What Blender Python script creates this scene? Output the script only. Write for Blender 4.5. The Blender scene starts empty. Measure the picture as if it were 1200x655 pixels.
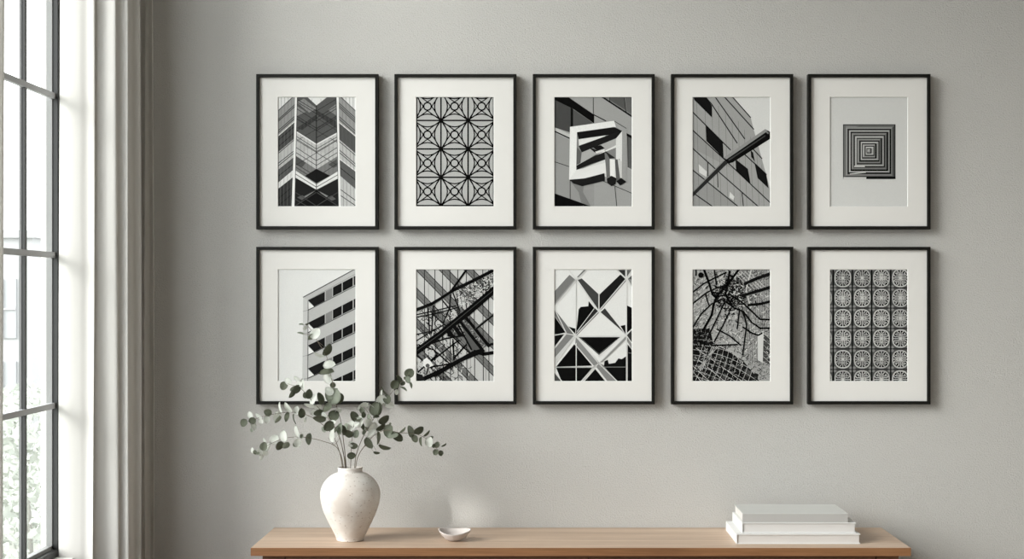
import bpy, bmesh, math, random
from mathutils import Vector, Matrix
from mathutils.geometry import tessellate_polygon

sc = bpy.context.scene
C = sc.collection
# ---------------------------------------------------------------- camera
F = 1810.0                       # focal length in pixels of a 1200 px wide frame
CAM = Vector((0.0, -5.0, 1.5))
cd = bpy.data.cameras.new('camera')
cd.sensor_width = 36.0
cd.lens = 36.0 * F / 1200.0
cd.shift_x = -38.0 / 1200.0      # a shift lens: verticals stay vertical
cd.shift_y = 17.5 / 1200.0
cd.clip_end = 300
cam = bpy.data.objects.new('camera', cd)
C.objects.link(cam)
cam.location = CAM
cam.rotation_euler = (math.radians(90), 0, 0)
sc.camera = cam
# ---------------------------------------------------------------- light and exposure
sc.view_settings.view_transform = 'Standard'
sc.view_settings.look = 'None'
sc.view_settings.gamma = 1.0
sc.view_settings.use_curve_mapping = False
sc.view_settings.exposure = 0.0
SKY = 4.0
SUN = 4.65
w = bpy.data.worlds.new('sky')
sc.world = w
w.use_nodes = True
wn = w.node_tree
bg = wn.nodes['Background']
bg.inputs[0].default_value = (0.97, 0.985, 1.0, 1)
bg.inputs[1].default_value = SKY
sd = bpy.data.lights.new('sun', 'SUN')
sd.energy = SUN
sd.angle = math.radians(30)
sd.color = (1.0, 0.985, 0.955)
so = bpy.data.objects.new('sun', sd)
C.objects.link(so)
SUN_DIR = Vector((1.0, 0.62, -0.50))
so.rotation_euler = SUN_DIR.to_track_quat('-Z', 'Y').to_euler()
so.location = (-6, -4, 6)
# added unseen spot lamp: throws a soft bright patch on the wall above the bowl
gd = bpy.data.lights.new('wall_patch_spot', 'SPOT')
gd.energy = 470; gd.spot_size = math.radians(2.3); gd.spot_blend = 1.0; gd.shadow_soft_size = 0.05
gd.color = (1.0, 0.96, 0.92)
go = bpy.data.objects.new('wall_patch_spot', gd); C.objects.link(go)
go.location = (-2.2, -2.72, 1.6)
go.rotation_euler = (Vector((-0.250, 0.0, 0.787)) - Vector(go.location)).to_track_quat('-Z', 'Y').to_euler()
for nm, yc, ln in (('window_portal', -1.53, 2.5), ('window_portal.001', -4.6, 2.0)):
    ld = bpy.data.lights.new(nm, 'AREA')
    ld.shape = 'RECTANGLE'; ld.size = 3.0; ld.size_y = ln
    ld.cycles.is_portal = True
    lo = bpy.data.objects.new(nm, ld); C.objects.link(lo)
    lo.location = (-1.60, yc, 2.2)
    lo.rotation_euler = (0, math.radians(-90), 0)   # faces +x

# ---------------------------------------------------------------- helpers
def W(px, py, D):
    """point at distance D from the camera plane that the photo shows at (px, py)"""
    return Vector(((px - 638) * D / F, D - 5.0, 1.5 - (py - 345) * D / F))

def lin(v):
    v = v / 255.0
    return v / 12.92 if v <= 0.04045 else ((v + 0.055) / 1.055) ** 2.4

def rgb(r, g, b):
    return (lin(r), lin(g), lin(b), 1)

def mat(name, col, rough=0.6, metal=0.0, spec=None):
    m = bpy.data.materials.new(name); m.use_nodes = True
    b = m.node_tree.nodes['Principled BSDF']
    b.inputs['Base Color'].default_value = col
    b.inputs['Roughness'].default_value = rough
    b.inputs['Metallic'].default_value = metal
    if spec is not None: b.inputs['Specular IOR Level'].default_value = spec
    return m

def nodes(m):
    t = m.node_tree
    return t.nodes, t.links, t.nodes['Principled BSDF']

def noise(m, scale, detail=4, coord='Object', vec_scale=None, rough=0.55):
    N, L, b = nodes(m)
    tc = N.new('ShaderNodeTexCoord')
    n = N.new('ShaderNodeTexNoise'); n.inputs['Scale'].default_value = scale
    n.inputs['Detail'].default_value = detail; n.inputs['Roughness'].default_value = rough
    if vec_scale:
        mp = N.new('ShaderNodeMapping'); mp.inputs['Scale'].default_value = vec_scale
        L.new(tc.outputs[coord], mp.inputs[0]); L.new(mp.outputs[0], n.inputs['Vector'])
    else:
        L.new(tc.outputs[coord], n.inputs['Vector'])
    return n

def ramp(m, src, stops):
    N, L, b = nodes(m)
    r = N.new('ShaderNodeValToRGB')
    e = r.color_ramp.elements
    while len(e) < len(stops): e.new(0.5)
    for k, (p, c) in enumerate(stops):
        e[k].position = p; e[k].color = c
    L.new(src, r.inputs[0])
    return r

def bump(m, src, strength, dist):
    N, L, b = nodes(m)
    k = N.new('ShaderNodeBump'); k.inputs['Strength'].default_value = strength
    k.inputs['Distance'].default_value = dist
    L.new(src, k.inputs['Height']); L.new(k.outputs[0], b.inputs['Normal'])
    return k

def obj(name, bm, m, parent=None, smooth=False, kind=None):
    me = bpy.data.meshes.new(name)
    bmesh.ops.recalc_face_normals(bm, faces=bm.faces)
    if parent is not None:
        bmesh.ops.translate(bm, verts=bm.verts, vec=-parent_loc(parent))
    bm.to_mesh(me); bm.free()
    if smooth:
        for p in me.polygons: p.use_smooth = True
    o = bpy.data.objects.new(name, me); C.objects.link(o)
    for mm in (m if isinstance(m, (list, tuple)) else [m]): me.materials.append(mm)
    if parent is not None: o.parent = parent
    if kind: o['kind'] = kind
    return o

def parent_loc(p):
    v = Vector(p.location)
    while p.parent is not None:
        p = p.parent; v += Vector(p.location)
    return v

def thing(name, label, cat, loc, group=None):
    o = bpy.data.objects.new(name, None); C.objects.link(o)
    o.empty_display_size = 0.05
    o.location = loc; o['label'] = label; o['category'] = cat
    if group: o['group'] = group
    return o

def tag(o, label, cat, group=None):
    o['label'] = label; o['category'] = cat
    if group: o['group'] = group
    return o

def box(bm, x0, x1, y0, y1, z0, z1, bev=0.0):
    r = bmesh.ops.create_cube(bm, size=1.0)
    vs = r['verts']
    bmesh.ops.scale(bm, vec=(x1 - x0, y1 - y0, z1 - z0), verts=vs)
    bmesh.ops.translate(bm, vec=((x0 + x1) / 2, (y0 + y1) / 2, (z0 + z1) / 2), verts=vs)
    if bev:
        es = list({e for v in vs for e in v.link_edges})
        bmesh.ops.bevel(bm, geom=es, offset=bev, segments=2, affect='EDGES', clamp_overlap=True)
    return vs

def new_box(*a, bev=0.0):
    bm = bmesh.new(); box(bm, *a, bev=bev); return bm

def lathe(bm, prof, cx, cy, seg=64):
    rings = []
    for r, z in prof:
        rings.append([bm.verts.new((cx + r * math.cos(2 * math.pi * k / seg), cy + r * math.sin(2 * math.pi * k / seg), z)) for k in range(seg)])
    for a, b in zip(rings, rings[1:]):
        for k in range(seg):
            bm.faces.new((a[k], a[(k + 1) % seg], b[(k + 1) % seg], b[k]))
    bm.faces.new(rings[0][::-1]); bm.faces.new(rings[-1])

def catmull(pts, n=6):
    out = []
    P = [pts[0] * 2 - pts[1]] + list(pts) + [pts[-1] * 2 - pts[-2]]
    for i in range(1, len(P) - 2):
        for k in range(n):
            t = k / n
            a, b, c, d = P[i - 1], P[i], P[i + 1], P[i + 2]
            out.append(0.5 * ((2 * b) + (c - a) * t + (2 * a - 5 * b + 4 * c - d) * t * t + (3 * b - a - 3 * c + d) * t ** 3))
    out.append(P[-2])
    return out

def tube(bm, pts, r0, r1, seg=7):
    n = len(pts); rings = []
    for i, p in enumerate(pts):
        d = (pts[min(i + 1, n - 1)] - pts[max(i - 1, 0)]).normalized()
        u = d.cross(Vector((0, 1, 0.13))).normalized(); v = d.cross(u).normalized()
        r = r0 + (r1 - r0) * i / (n - 1)
        rings.append([bm.verts.new(p + (u * math.cos(2 * math.pi * k / seg) + v * math.sin(2 * math.pi * k / seg)) * r) for k in range(seg)])
    for a, b in zip(rings, rings[1:]):
        for k in range(seg):
            bm.faces.new((a[k], a[(k + 1) % seg], b[(k + 1) % seg], b[k]))
    bm.faces.new(rings[0][::-1]); bm.faces.new(rings[-1])

# ---------------------------------------------------------------- materials
m_wall = mat('painted plaster', rgb(194, 192, 189), 0.85, spec=0.25)
n1 = noise(m_wall, 210, 3)
n2 = noise(m_wall, 520, 2)
_N, _L, _b = nodes(m_wall)
_mx = _N.new('ShaderNodeMath'); _mx.operation = 'MULTIPLY_ADD'; _mx.inputs[1].default_value = 0.5
_L.new(n2.outputs[0], _mx.inputs[0]); _L.new(n1.outputs[0], _mx.inputs[2])
bump(m_wall, _mx.outputs[0], 0.9, 0.0030)

m_plain = mat('matt white paint', rgb(225, 223, 219), 0.8)
m_ceil = mat('ceiling paint', rgb(215, 213, 209), 0.9)
m_floor = mat('pale floorboards', rgb(170, 145, 120), 0.5)
_f = noise(m_floor, 3, 5, vec_scale=(1, 12, 1))
_r = ramp(m_floor, _f.outputs[0], [(0.3, rgb(176, 162, 147)), (0.7, rgb(200, 187, 172))])
m_floor.node_tree.links.new(_r.outputs[0], nodes(m_floor)[2].inputs['Base Color'])

def wood(name, c0, c1, c2, rough=0.45):
    m = mat(name, c1, rough)
    N, L, b = nodes(m)
    a = noise(m, 1.0, 6, vec_scale=(1.6, 26, 26), rough=0.6)
    f = noise(m, 1.0, 4, vec_scale=(9, 330, 330), rough=0.6)
    r1 = ramp(m, a.outputs[0], [(0.28, c0), (0.5, c1), (0.72, c2)])
    r2 = ramp(m, f.outputs[0], [(0.35, (0.80, 0.78, 0.76, 1)), (0.6, (1, 1, 1, 1))])
    mx = N.new('ShaderNodeMix'); mx.data_type = 'RGBA'; mx.blend_type = 'MULTIPLY'; mx.inputs[0].default_value = 0.8
    L.new(r1.outputs[0], mx.inputs[6]); L.new(r2.outputs[0], mx.inputs[7])
    L.new(mx.outputs[2], b.inputs['Base Color'])
    bump(m, f.outputs[0], 0.15, 0.0004)
    return m
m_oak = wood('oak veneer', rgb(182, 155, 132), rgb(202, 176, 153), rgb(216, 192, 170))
m_oak_edge = wood('shaded oak front edge', rgb(112, 74, 46), rgb(138, 96, 62), rgb(160, 116, 80))  # front edge gets less light than the top; put into a darker oak
m_oak_body = wood('shaded oak carcass', rgb(92, 60, 40), rgb(110, 74, 50), rgb(126, 88, 62))  # shade under the overhanging top is put into this darker colour

m_frame = mat('black stained wood', rgb(20, 19, 16), 0.5, spec=0.2)
m_board = mat('white mat board', rgb(222, 220, 217), 0.85, spec=0.2)
m_bevel = mat('mat board core', rgb(236, 236, 234), 0.8)
m_back = mat('backing board', rgb(120, 100, 80), 0.9)
m_steel = mat('grey painted steel', rgb(180, 181, 184), 0.45)
m_steel_dark = mat('dark steel', rgb(40, 40, 40), 0.45)
m_alu = mat('pale aluminium', rgb(132, 132, 131), 0.45)
m_steel_out = mat('outer muntin steel', rgb(100, 100, 100), 0.5)  # darker copy of the grey steel, to offset the sun's glare outside

def print_mat():
    m = mat('photographic paper', (0.5, 0.5, 0.5, 1), 0.8, spec=0.05)
    N, L, b = nodes(m)
    a = N.new('ShaderNodeVertexColor'); a.layer_name = 'tone'
    g = noise(m, 900, 2)
    r = ramp(m, g.outputs[0], [(0.3, (0.78, 0.78, 0.78, 1)), (0.7, (1.15, 1.15, 1.15, 1))])
    mx = N.new('ShaderNodeMix'); mx.data_type = 'RGBA'; mx.blend_type = 'MULTIPLY'; mx.inputs[0].default_value = 0.8
    L.new(a.outputs[0], mx.inputs[6]); L.new(r.outputs[0], mx.inputs[7])
    L.new(mx.outputs[2], b.inputs['Base Color'])
    return m
m_print = print_mat()

def glass_mat():
    m = bpy.data.materials.new('window glass'); m.use_nodes = True
    t = m.node_tree; t.nodes.clear()
    o = t.nodes.new('ShaderNodeOutputMaterial'); mx = t.nodes.new('ShaderNodeMixShader')
    tr = t.nodes.new('ShaderNodeBsdfTransparent'); gl = t.nodes.new('ShaderNodeBsdfGlossy')
    gl.inputs['Roughness'].default_value = 0.02
    tr.inputs[0].default_value = (0.97, 0.985, 0.98, 1)
    mx.inputs[0].default_value = 0.05
    t.links.new(tr.outputs[0], mx.inputs[1]); t.links.new(gl.outputs[0], mx.inputs[2]); t.links.new(mx.outputs[0], o.inputs[0])
    return m
m_glass = glass_mat()

def cloth_mat():
    m = bpy.data.materials.new('sheer linen'); m.use_nodes = True
    t = m.node_tree; N = t.nodes; L = t.links
    b = N['Principled BSDF']; o = N['Material Output']
    b.inputs['Base Color'].default_value = rgb(236, 234, 231)
    b.inputs['Roughness'].default_value = 0.9
    b.inputs['Specular IOR Level'].default_value = 0.1
    tl = N.new('ShaderNodeBsdfTranslucent'); tl.inputs[0].default_value = rgb(236, 234, 231)
    mx = N.new('ShaderNodeMixShader'); mx.inputs[0].default_value = 0.45
    L.new(b.outputs[0], mx.inputs[1]); L.new(tl.outputs[0], mx.inputs[2]); L.new(mx.outputs[0], o.inputs[0])
    n = noise(m, 1.0, 2, vec_scale=(500, 500, 90)); bump(m, n.outputs[0], 0.12, 0.0006)
    return m
m_cloth = cloth_mat()

# ---------------------------------------------------------------- room
XL, XW, YJ = -1.43, -1.498, -0.26     # inner face of the left wall, window plane, far jamb
XR, YF, ZC = 3.3, -6.3, 3.86
bm = new_box(XL - 0.2, XR + 0.2, 0.0, 0.2, -0.0, ZC); obj('wall_back', bm, m_wall, kind='structure')
bm = new_box(XL - 0.2, XR + 0.2, YF - 0.2, 0.2, -0.1, 0.0); obj('floor', bm, m_floor, kind='structure')
bm = new_box(XL - 0.2, XR + 0.2, YF - 0.2, 0.2, ZC, ZC + 0.1); obj('ceiling', bm, m_ceil, kind='structure')
bm = new_box(XR, XR + 0.2, YF, 0.0, 0, ZC); obj('wall_right', bm, m_wall, kind='structure')
bm = new_box(XL - 0.2, XR + 0.2, YF - 0.2, YF, 0, ZC); obj('wall_front', bm, m_wall, kind='structure')
ZB, ZT = 0.70, 3.70
WIN = [(-2.80, YJ), (-5.60, -3.60)]
bm = bmesh.new()
XO = XL - 0.09
ys = [YF] + [v for a, b in sorted(WIN) for v in (a, b)] + [0.0]
for k in range(0, len(ys), 2): box(bm, XO, XL, ys[k], ys[k + 1], 0, ZC)
for a, b in WIN:
    box(bm, XO, XL, a, b, 0, ZB); box(bm, XO, XL, a, b, ZT, ZC)
obj('wall_left', bm, m_plain, kind='structure')

ROWZ = [1.161, 1.62, 2.105, 2.575, 3.045, 3.515]
def window(name, y0, y1):
    root = bpy.data.objects.new(name, None); C.objects.link(root)
    root.location = (XW, (y0 + y1) / 2, ZB); root['kind'] = 'structure'
    # pale fixed frame to the outside, dark sash on the room side
    bm = bmesh.new(); x0, x1 = XW - 0.020, XW - 0.002
    box(bm, x0, x1, y0, y0 + 0.034, ZB, ZT); box(bm, x0, x1, y1 - 0.034, y1, ZB, ZT)
    box(bm, x0, x1, y0, y1, ZB, ZB + 0.034); box(bm, x0, x1, y0, y1, ZT - 0.034, ZT)
    obj('window_frame', bm, m_alu, root)
    bm = bmesh.new(); x0, x1 = XW - 0.002, XW + 0.014
    box(bm, x0, x1, y0, y0 + 0.03, ZB, ZT, bev=.001); box(bm, x0, x1, y1 - 0.030, y1, ZB, ZT, bev=.001)
    box(bm, x0, x1, y0, y1, ZB, ZB + 0.022); box(bm, x0, x1, y0, y1, ZT - 0.03, ZT)
    obj('sash', bm, m_steel_dark, root)
    ymun = []
    y = y1 - 0.29
    while y > y0 + 0.15:
        ymun.append(y); y -= 0.265
    for y in ymun:
        bm = bmesh.new()
        box(bm, XW - 0.013, XW - 0.006, y - 0.008, y + 0.008, ZB + .02, ZT - .02)
        for v_ in box(bm, XW - 0.006, XW - 0.001, y - 0.006, y + 0.006, ZB + .02, ZT - .02):
            for f_ in v_.link_faces: f_.material_index = 1
        for v_ in box(bm, XW - 0.001, XW + 0.004, y - 0.009, y + 0.009, ZB + .02, ZT - .02):  # room-side face in dark steel: its lack of light put into colour
            for f_ in v_.link_faces: f_.material_index = 1
        obj('vertical_muntin', bm, [m_steel_out, m_steel_dark], root)
    for z in ROWZ:
        bm = new_box(XW - 0.008, XW + 0.007, y0 + .03, y1 - .03, z - 0.0088, z + 0.0088, bev=.001)
        obj('horizontal_muntin', bm, m_steel, root)
    cols = [y0 + .03] + sorted(ymun) + [y1 - .03]
    for a, b in zip(cols, cols[1:]):
        obj('pane', new_box(XW - 0.0075, XW - 0.0045, a, b, ZB + .02, ZT - .02), m_glass, root)
for k, (a, b) in enumerate(WIN): window('window_%d' % (k + 1), a, b)

# ---------------------------------------------------------------- curtains
def curtain(path, ztop, zbot, flare, name, label, ref):
    """path: plan points (x, y); the cloth hangs from a header near the ceiling to the floor"""
    pts = catmull([Vector((x, y, 0)) for x, y in path], 8)
    bm = bmesh.new(); NZ = 24; rows = []
    for j in range(NZ + 1):
        t = j / NZ; z = ztop + (zbot - ztop) * t
        row = []
        for i, p in enumerate(pts):
            s = i / (len(pts) - 1)
            wob = 0.004 * math.sin(3.1 * t + 9 * s) + 0.003 * math.sin(7 * t + 23 * s)
            row.append(bm.verts.new((p.x + flare * s * t + wob * 0.6, p.y + wob, z)))
        rows.append(row)
    for a, b in zip(rows, rows[1:]):
        for k in range(len(a) - 1): bm.faces.new((a[k], a[k + 1], b[k + 1], b[k]))
    root = thing(name, label, 'curtain', (path[0][0], path[0][1], 0))
    cl = obj('drape', bm, m_cloth, root, smooth=True)
    md = cl.modifiers.new('cloth', 'SOLIDIFY'); md.thickness = 0.0008
    x0 = min(p.x for p in pts); x1 = max(p.x for p in pts); y0 = min(p.y for p in pts); y1 = max(p.y for p in pts)
    obj('header_tape', new_box(x0, x1, y0, y1, ztop, ztop + 0.03, bev=.004), m_cloth, root)
    return root

def XD(px, D): return ((px - 638) * D / F, D - 5.0)
curtain([XD(*q) for q in ((68.5,4.70),(80,4.692),(92,4.690),(101,4.692),(108.5,4.686),(109.8,4.69),(108.8,4.698),(113,4.706),(124,4.714),(135,4.712),(137.5,4.716),(136.9,4.724),(142,4.731),(147.5,4.728),(148.7,4.733),(147.8,4.752),(153,4.775),(161,4.783),(161.5,4.80),(160,4.88),(165,4.885),(168.5,4.875),(167,4.92),(173,4.94),(178,4.93),(177.5,4.965))],
        ZC - 0.032, 0.012, 0.012, 'curtain', 'sheer off-white curtain hanging in soft folds between window and framed pictures', 0)
curtain([(-1.36, -1.122), (-1.40, -1.15), (-1.35, -1.17), (-1.40, -1.20), (-1.35, -1.22), (-1.40, -1.25), (-1.36, -1.27)],
        ZC - 0.032, 0.012, 0.0, 'curtain', 'narrow gathered greige curtain at the very left edge of the picture', 0)
# ---------------------------------------------------------------- the world outside, with daylight's wash-out put into pale, flat colours
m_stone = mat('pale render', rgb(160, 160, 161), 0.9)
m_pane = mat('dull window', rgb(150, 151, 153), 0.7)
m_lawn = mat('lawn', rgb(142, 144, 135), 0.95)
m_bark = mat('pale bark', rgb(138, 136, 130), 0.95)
m_leafout = mat('washed-out foliage', rgb(184, 187, 180), 0.95)
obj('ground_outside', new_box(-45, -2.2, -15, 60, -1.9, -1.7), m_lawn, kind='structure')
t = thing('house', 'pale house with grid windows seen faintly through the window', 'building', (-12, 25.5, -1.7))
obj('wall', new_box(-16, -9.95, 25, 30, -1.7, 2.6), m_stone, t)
obj('roof_slab', new_box(-16.1, -9.85, 24.9, 30.1, 2.6, 2.75), m_stone, t)
for zz in (-0.95, 0.65):
    for xx in (-11.55, -10.75):
        f_ = obj('window', new_box(xx, xx + .5, 24.96, 25.0, zz, zz + 1.15), m_pane, t)
        bm = bmesh.new()
        box(bm, xx + .24, xx + .26, 24.93, 24.97, zz, zz + 1.15); box(bm, xx, xx + .5, 24.93, 24.97, zz + .55, zz + .58)
        obj('glazing_bar', bm, m_stone, f_)
t = thing('balustrade', 'low pale railing outside in front of the house', 'railing', (-9, 18, -1.7))
obj('rail', new_box(-12, -8.2, 17.97, 18.03, 0.58, 0.64), m_pane, t)
for k in range(12): obj('baluster', new_box(-11.9 + .3 * k, -11.86 + .3 * k, 17.98, 18.02, -1.7, 0.6), m_pane, t)
rr = random.Random(5)
for sx, sy, h, lab in ((-5.35, 11.0, 2.3, 'pale green shrub outside in the garden, nearer the window'), (-6.75, 15.2, 2.1, 'washed-out shrub outside below the railing')):
    t = thing('garden_shrub', lab, 'shrub', (sx, sy, -1.7))
    bm = bmesh.new()
    for k in range(1500):
        a = rr.uniform(0, 2 * math.pi); u = rr.uniform(-.9, 1); rad = rr.uniform(.55, 1) ** .5
        s_ = math.sqrt(max(0, 1 - u * u))
        c = Vector((sx + .75 * rad * s_ * math.cos(a), sy + .75 * rad * s_ * math.sin(a), -1.7 + h * .5 + rad * u * h * .5))
        d1 = Vector((rr.gauss(0, 1), rr.gauss(0, 1), rr.gauss(0, 1))).normalized()
        d2 = d1.cross(Vector((rr.gauss(0, 1), rr.gauss(0, 1), rr.gauss(0, 1)))).normalized()
        L_ = rr.uniform(.05, .09)
        bm.faces.new([bm.verts.new(c + q) for q in (d1 * L_, d2 * L_ * .5, -d1 * L_, -d2 * L_ * .5)])
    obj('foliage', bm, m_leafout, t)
    bm = bmesh.new(); tube(bm, [Vector((sx, sy, -1.7)), Vector((sx + .03, sy, -1.2)), Vector((sx, sy + .03, -.6))], .04, .015)
    obj('trunk', bm, m_bark, t)

# ---------------------------------------------------------------- the ten prints
U = 1.0 / (4.957 * 362)        # metres per drawing unit

class Sheet:
    """a flat monochrome print: layered shapes, each a hair above the one before, clipped to the paper"""
    def __init__(s, x0, y0, x1, y1, base):
        s.r = (x0, y0, x1, y1); s.items = []; s.n = 0
        s.poly([(x0, y0), (x1, y0), (x1, y1), (x0, y1)], base)
    def clip(s, pts):
        x0, y0, x1, y1 = s.r
        for ax, lim, sg in ((0, x0, 1), (0, x1, -1), (1, y0, 1), (1, y1, -1)):
            out = []
            for i, p in enumerate(pts):
                q = pts[i - 1]
                pi = (p[ax] - lim) * sg >= 0; qi = (q[ax] - lim) * sg >= 0
                if pi != qi:
                    t = (lim - q[ax]) / (p[ax] - q[ax])
                    out.append((q[0] + (p[0] - q[0]) * t, q[1] + (p[1] - q[1]) * t))
                if pi: out.append(p)
            pts = out
            if len(pts) < 3: return []
        return pts
    def poly(s, pts, g, up=True):
        if up: s.n += 1
        c = s.clip(list(pts))
        if len(c) >= 3: s.items.append((c, g, s.n))
    def polys(s, lst, g):
        s.n += 1
        for p in lst: s.poly(p, g, False)
    def line(s, pts, wd, g, up=True):
        if up: s.n += 1
        for a, b in zip(pts, pts[1:]):
            dx, dy = b[0] - a[0], b[1] - a[1]; l = math.hypot(dx, dy)
            if l < 1e-6: continue
            ex, ey = dx / l * wd * .2, dy / l * wd * .2
            nx, ny = -dy / l * wd / 2, dx / l * wd / 2
            a2 = (a[0] - ex, a[1] - ey); b2 = (b[0] + ex, b[1] + ey)
            s.poly([(a2[0] + nx, a2[1] + ny), (b2[0] + nx, b2[1] + ny), (b2[0] - nx, b2[1] - ny), (a2[0] - nx, a2[1] - ny)], g, False)
    def lines(s, lst, wd, g):
        s.n += 1
        for p in lst: s.line(p, wd, g, False)
    def disc(s, cx, cy, r, g, up=True, ry=None, n=20):
        s.poly([(cx + r * math.cos(2 * math.pi * k / n), cy + (ry or r) * math.sin(2 * math.pi * k / n)) for k in range(n)], g, up)
    def ring(s, cx, cy, r, wd, g, up=True, ry=None, n=20):
        s.line([(cx + r * math.cos(2 * math.pi * k / n), cy + (ry or r) * math.sin(2 * math.pi * k / n)) for k in range(n + 1)], wd, g, up)
    def build(s, cx, cz, y, parent):
        x0, y0, x1, y1 = s.r
        mx, my = (x0 + x1) / 2, (y0 + y1) / 2
        dy = min(0.00003, 0.0012 / max(s.n, 1))
        V = []; Fc = []; T = []
        loc = parent_loc(parent)
        for pts, g, n in s.items:
            k0 = len(V)
            p3 = [Vector((cx + (px - mx) * U, y - n * dy, cz - (py - my) * U)) - loc for px, py in pts]
            tris = tessellate_polygon([p3])
            V += p3
            for t in tris: Fc.append([k0 + i for i in t]); T.append(g)
        me = bpy.data.meshes.new('print'); me.from_pydata(V, [], Fc)
        ca = me.color_attributes.new('tone', 'FLOAT_COLOR', 'CORNER')
        for p, g in zip(me.polygons, T):
            v = lin(max(8, min(232, 118 + (g - 118) * 1.16)))
            for li in p.loop_indices: ca.data[li].color = (v, v, v * .985, 1)
        me.materials.append(m_print)
        o = bpy.data.objects.new('print', me); C.objects.link(o); o.parent = parent
        return o

def arc(a, b, sag, n=10):
    (x0, y0), (x1, y1) = a, b
    dx, dy = x1 - x0, y1 - y0; l = math.hypot(dx, dy); nx, ny = -dy / l, dx / l
    return [(x0 + dx * t + nx * sag * 4 * t * (1 - t), y0 + dy * t + ny * sag * 4 * t * (1 - t)) for t in [k / n for k in range(n + 1)]]

R1 = (10, 10, 459, 643)
R2 = (10, 5, 459, 652)

def art_chevron():
    s = Sheet(*R1, 205)
    # left wing: bands that rise to the right
    def lw(a0, b0, a1, b1, g): s.poly([(8, a0), (110, b0), (110, b1), (8, a1)], g)
    lw(90, -4, 235, 145, 140); lw(235, 145, 330, 245, 78); lw(330, 245, 432, 350, 172)
    lw(432, 350, 512, 425, 88); lw(512, 425, 542, 462, 200); lw(542, 462, 660, 660, 62)
    s.lines([[(8, a), (110, b)] for a, b in ((90, -4), (143, 50), (152, 62), (206, 118), (218, 130), (338, 252), (395, 315), (410, 328), (470, 388), (600, 515), (640, 556), (262, 175), (300, 210))], 4, 45)
    s.lines([[(8, 236), (110, 147)], [(8, 510), (110, 424)]], 5, 205)
    s.lines([[(x, 10), (x - 5, 643)] for x in (28, 48, 68, 88)], 1.6, 110)
    # right wing: bands that fall to the right
    def rw(a0, b0, a1, b1, g): s.poly([(358, a0), (461, b0), (461, b1), (358, a1)], g)
    rw(-10, 92, 150, 235, 142); rw(150, 235, 250, 338, 85); rw(250, 338, 360, 438, 172)
    rw(360, 438, 455, 545, 92); rw(455, 545, 660, 760, 175)
    s.lines([[(358, a), (461, b)] for a, b in ((-4, 92), (40, 135), (52, 148), (64, 160), (118, 210), (132, 224), (310, 400), (325, 414), (410, 492), (262, 350), (570, 640), (535, 610))], 4, 40)
    s.lines([[(358, 152), (461, 238)], [(358, 362), (461, 440)]], 5, 205)
    s.lines([[(x, 10), (x + 6, 643)] for x in (382, 402, 424, 444)], 1.8, 95)
    # centre
    s.poly([(112, 5), (175, 5), (232, 58), (300, 5), (356, 5), (356, 216), (232, 284), (112, 208)], 88)
    s.polys([[(118, 40), (160, 18), (232, 75), (190, 100)], [(345, 50), (300, 85), (345, 115)], [(118, 60), (118, 120), (170, 95)]], 128)
    s.polys([[(118, 190), (232, 110), (232, 140), (150, 200)], [(345, 190), (232, 110), (232, 85), (345, 150)]], 66)
    s.poly([(112, 208), (232, 284), (356, 216), (356, 350), (232, 428), (108, 346)], 176)
    s.polys([[(118, 300), (175, 275), (205, 300), (150, 330)], [(250, 320), (290, 290), (345, 300), (300, 345)]], 168)
    s.poly([(108, 346), (232, 428), (356, 350), (358, 440), (232, 520), (106, 432)], 118)
    s.polys([[(112, 350), (170, 390), (150, 415), (110, 400)], [(300, 400), (350, 368), (352, 410), (330, 420)]], 84)
    s.lines([arc((a, b), (232, c), 0) for a, b, c in ((112, 235, 310), (112, 250, 325), (112, 330, 405), (112, 395, 470), (115, 20, 90), (115, 35, 106), (115, 118, 190), (115, 130, 204), (112, 300, 378), (112, 415, 492), (115, 75, 150))], 3.4, 52)
    s.lines([arc((a, b), (232, c), 0) for a, b, c in ((352, 240, 310), (352, 256, 326), (354, 330, 405), (354, 395, 472), (350, 20, 90), (350, 60, 130), (350, 118, 190), (350, 132, 204), (354, 300, 378), (350, 175, 245), (350, 75, 150))], 3.4, 52)
    s.lines([[(120, 262), (345, 400)], [(350, 262), (118, 400)], [(120, 140), (350, 270)], [(345, 128), (120, 262)], [(232, 130), (345, 200)], [(232, 130), (120, 205)]], 3, 60)
    s.lines([[(x, 20), (x, 600)] for x in (140, 160, 182, 205, 258, 282, 305, 328)], 1.4, 90)
    s.lines([[(115, 210), (232, 284), (354, 217)]], 7, 205)
    s.poly([(232, 425), (312, 466), (232, 508), (166, 466)], 38)
    s.polys([[(104, 430), (232, 515), (232, 546), (104, 470)], [(358, 438), (232, 515), (232, 546), (358, 478)]], 205)
    s.line([(106, 452), (232, 531), (357, 459)], 4, 90)
    s.poly([(104, 472), (232, 546), (360, 480), (362, 650), (100, 650)], 46)
    s.polys([[(232, 546), (300, 582), (280, 598), (210, 560)], [(232, 546), (160, 585), (180, 600), (255, 560)]], 125)
    s.polys([[(120, 590), (150, 578), (215, 618), (190, 630)], [(345, 600), (320, 580), (250, 615), (275, 628)]], 92)
    s.poly([(232, 548), (320, 610), (345, 650), (120, 650), (150, 605)], 34)
    s.lines([[(108, 560), (232, 640)], [(358, 560), (232, 640)], [(108, 600), (200, 655)], [(108, 640), (232, 560), (356, 640)]], 4, 75)
    s.line([(232, 58), (232, 645)], 4, 35)
    s.poly([(108, 5), (121, 5), (114, 300), (106, 650), (88, 650), (101, 300)], 214)
    s.poly([(347, 5), (361, 5), (365, 300), (374, 650), (360, 650), (353, 300)], 214)
    s.lines([[(121, 5), (114, 300), (106, 650)], [(347, 5), (353, 300), (360, 650)]], 3, 60)
    return s

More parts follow.
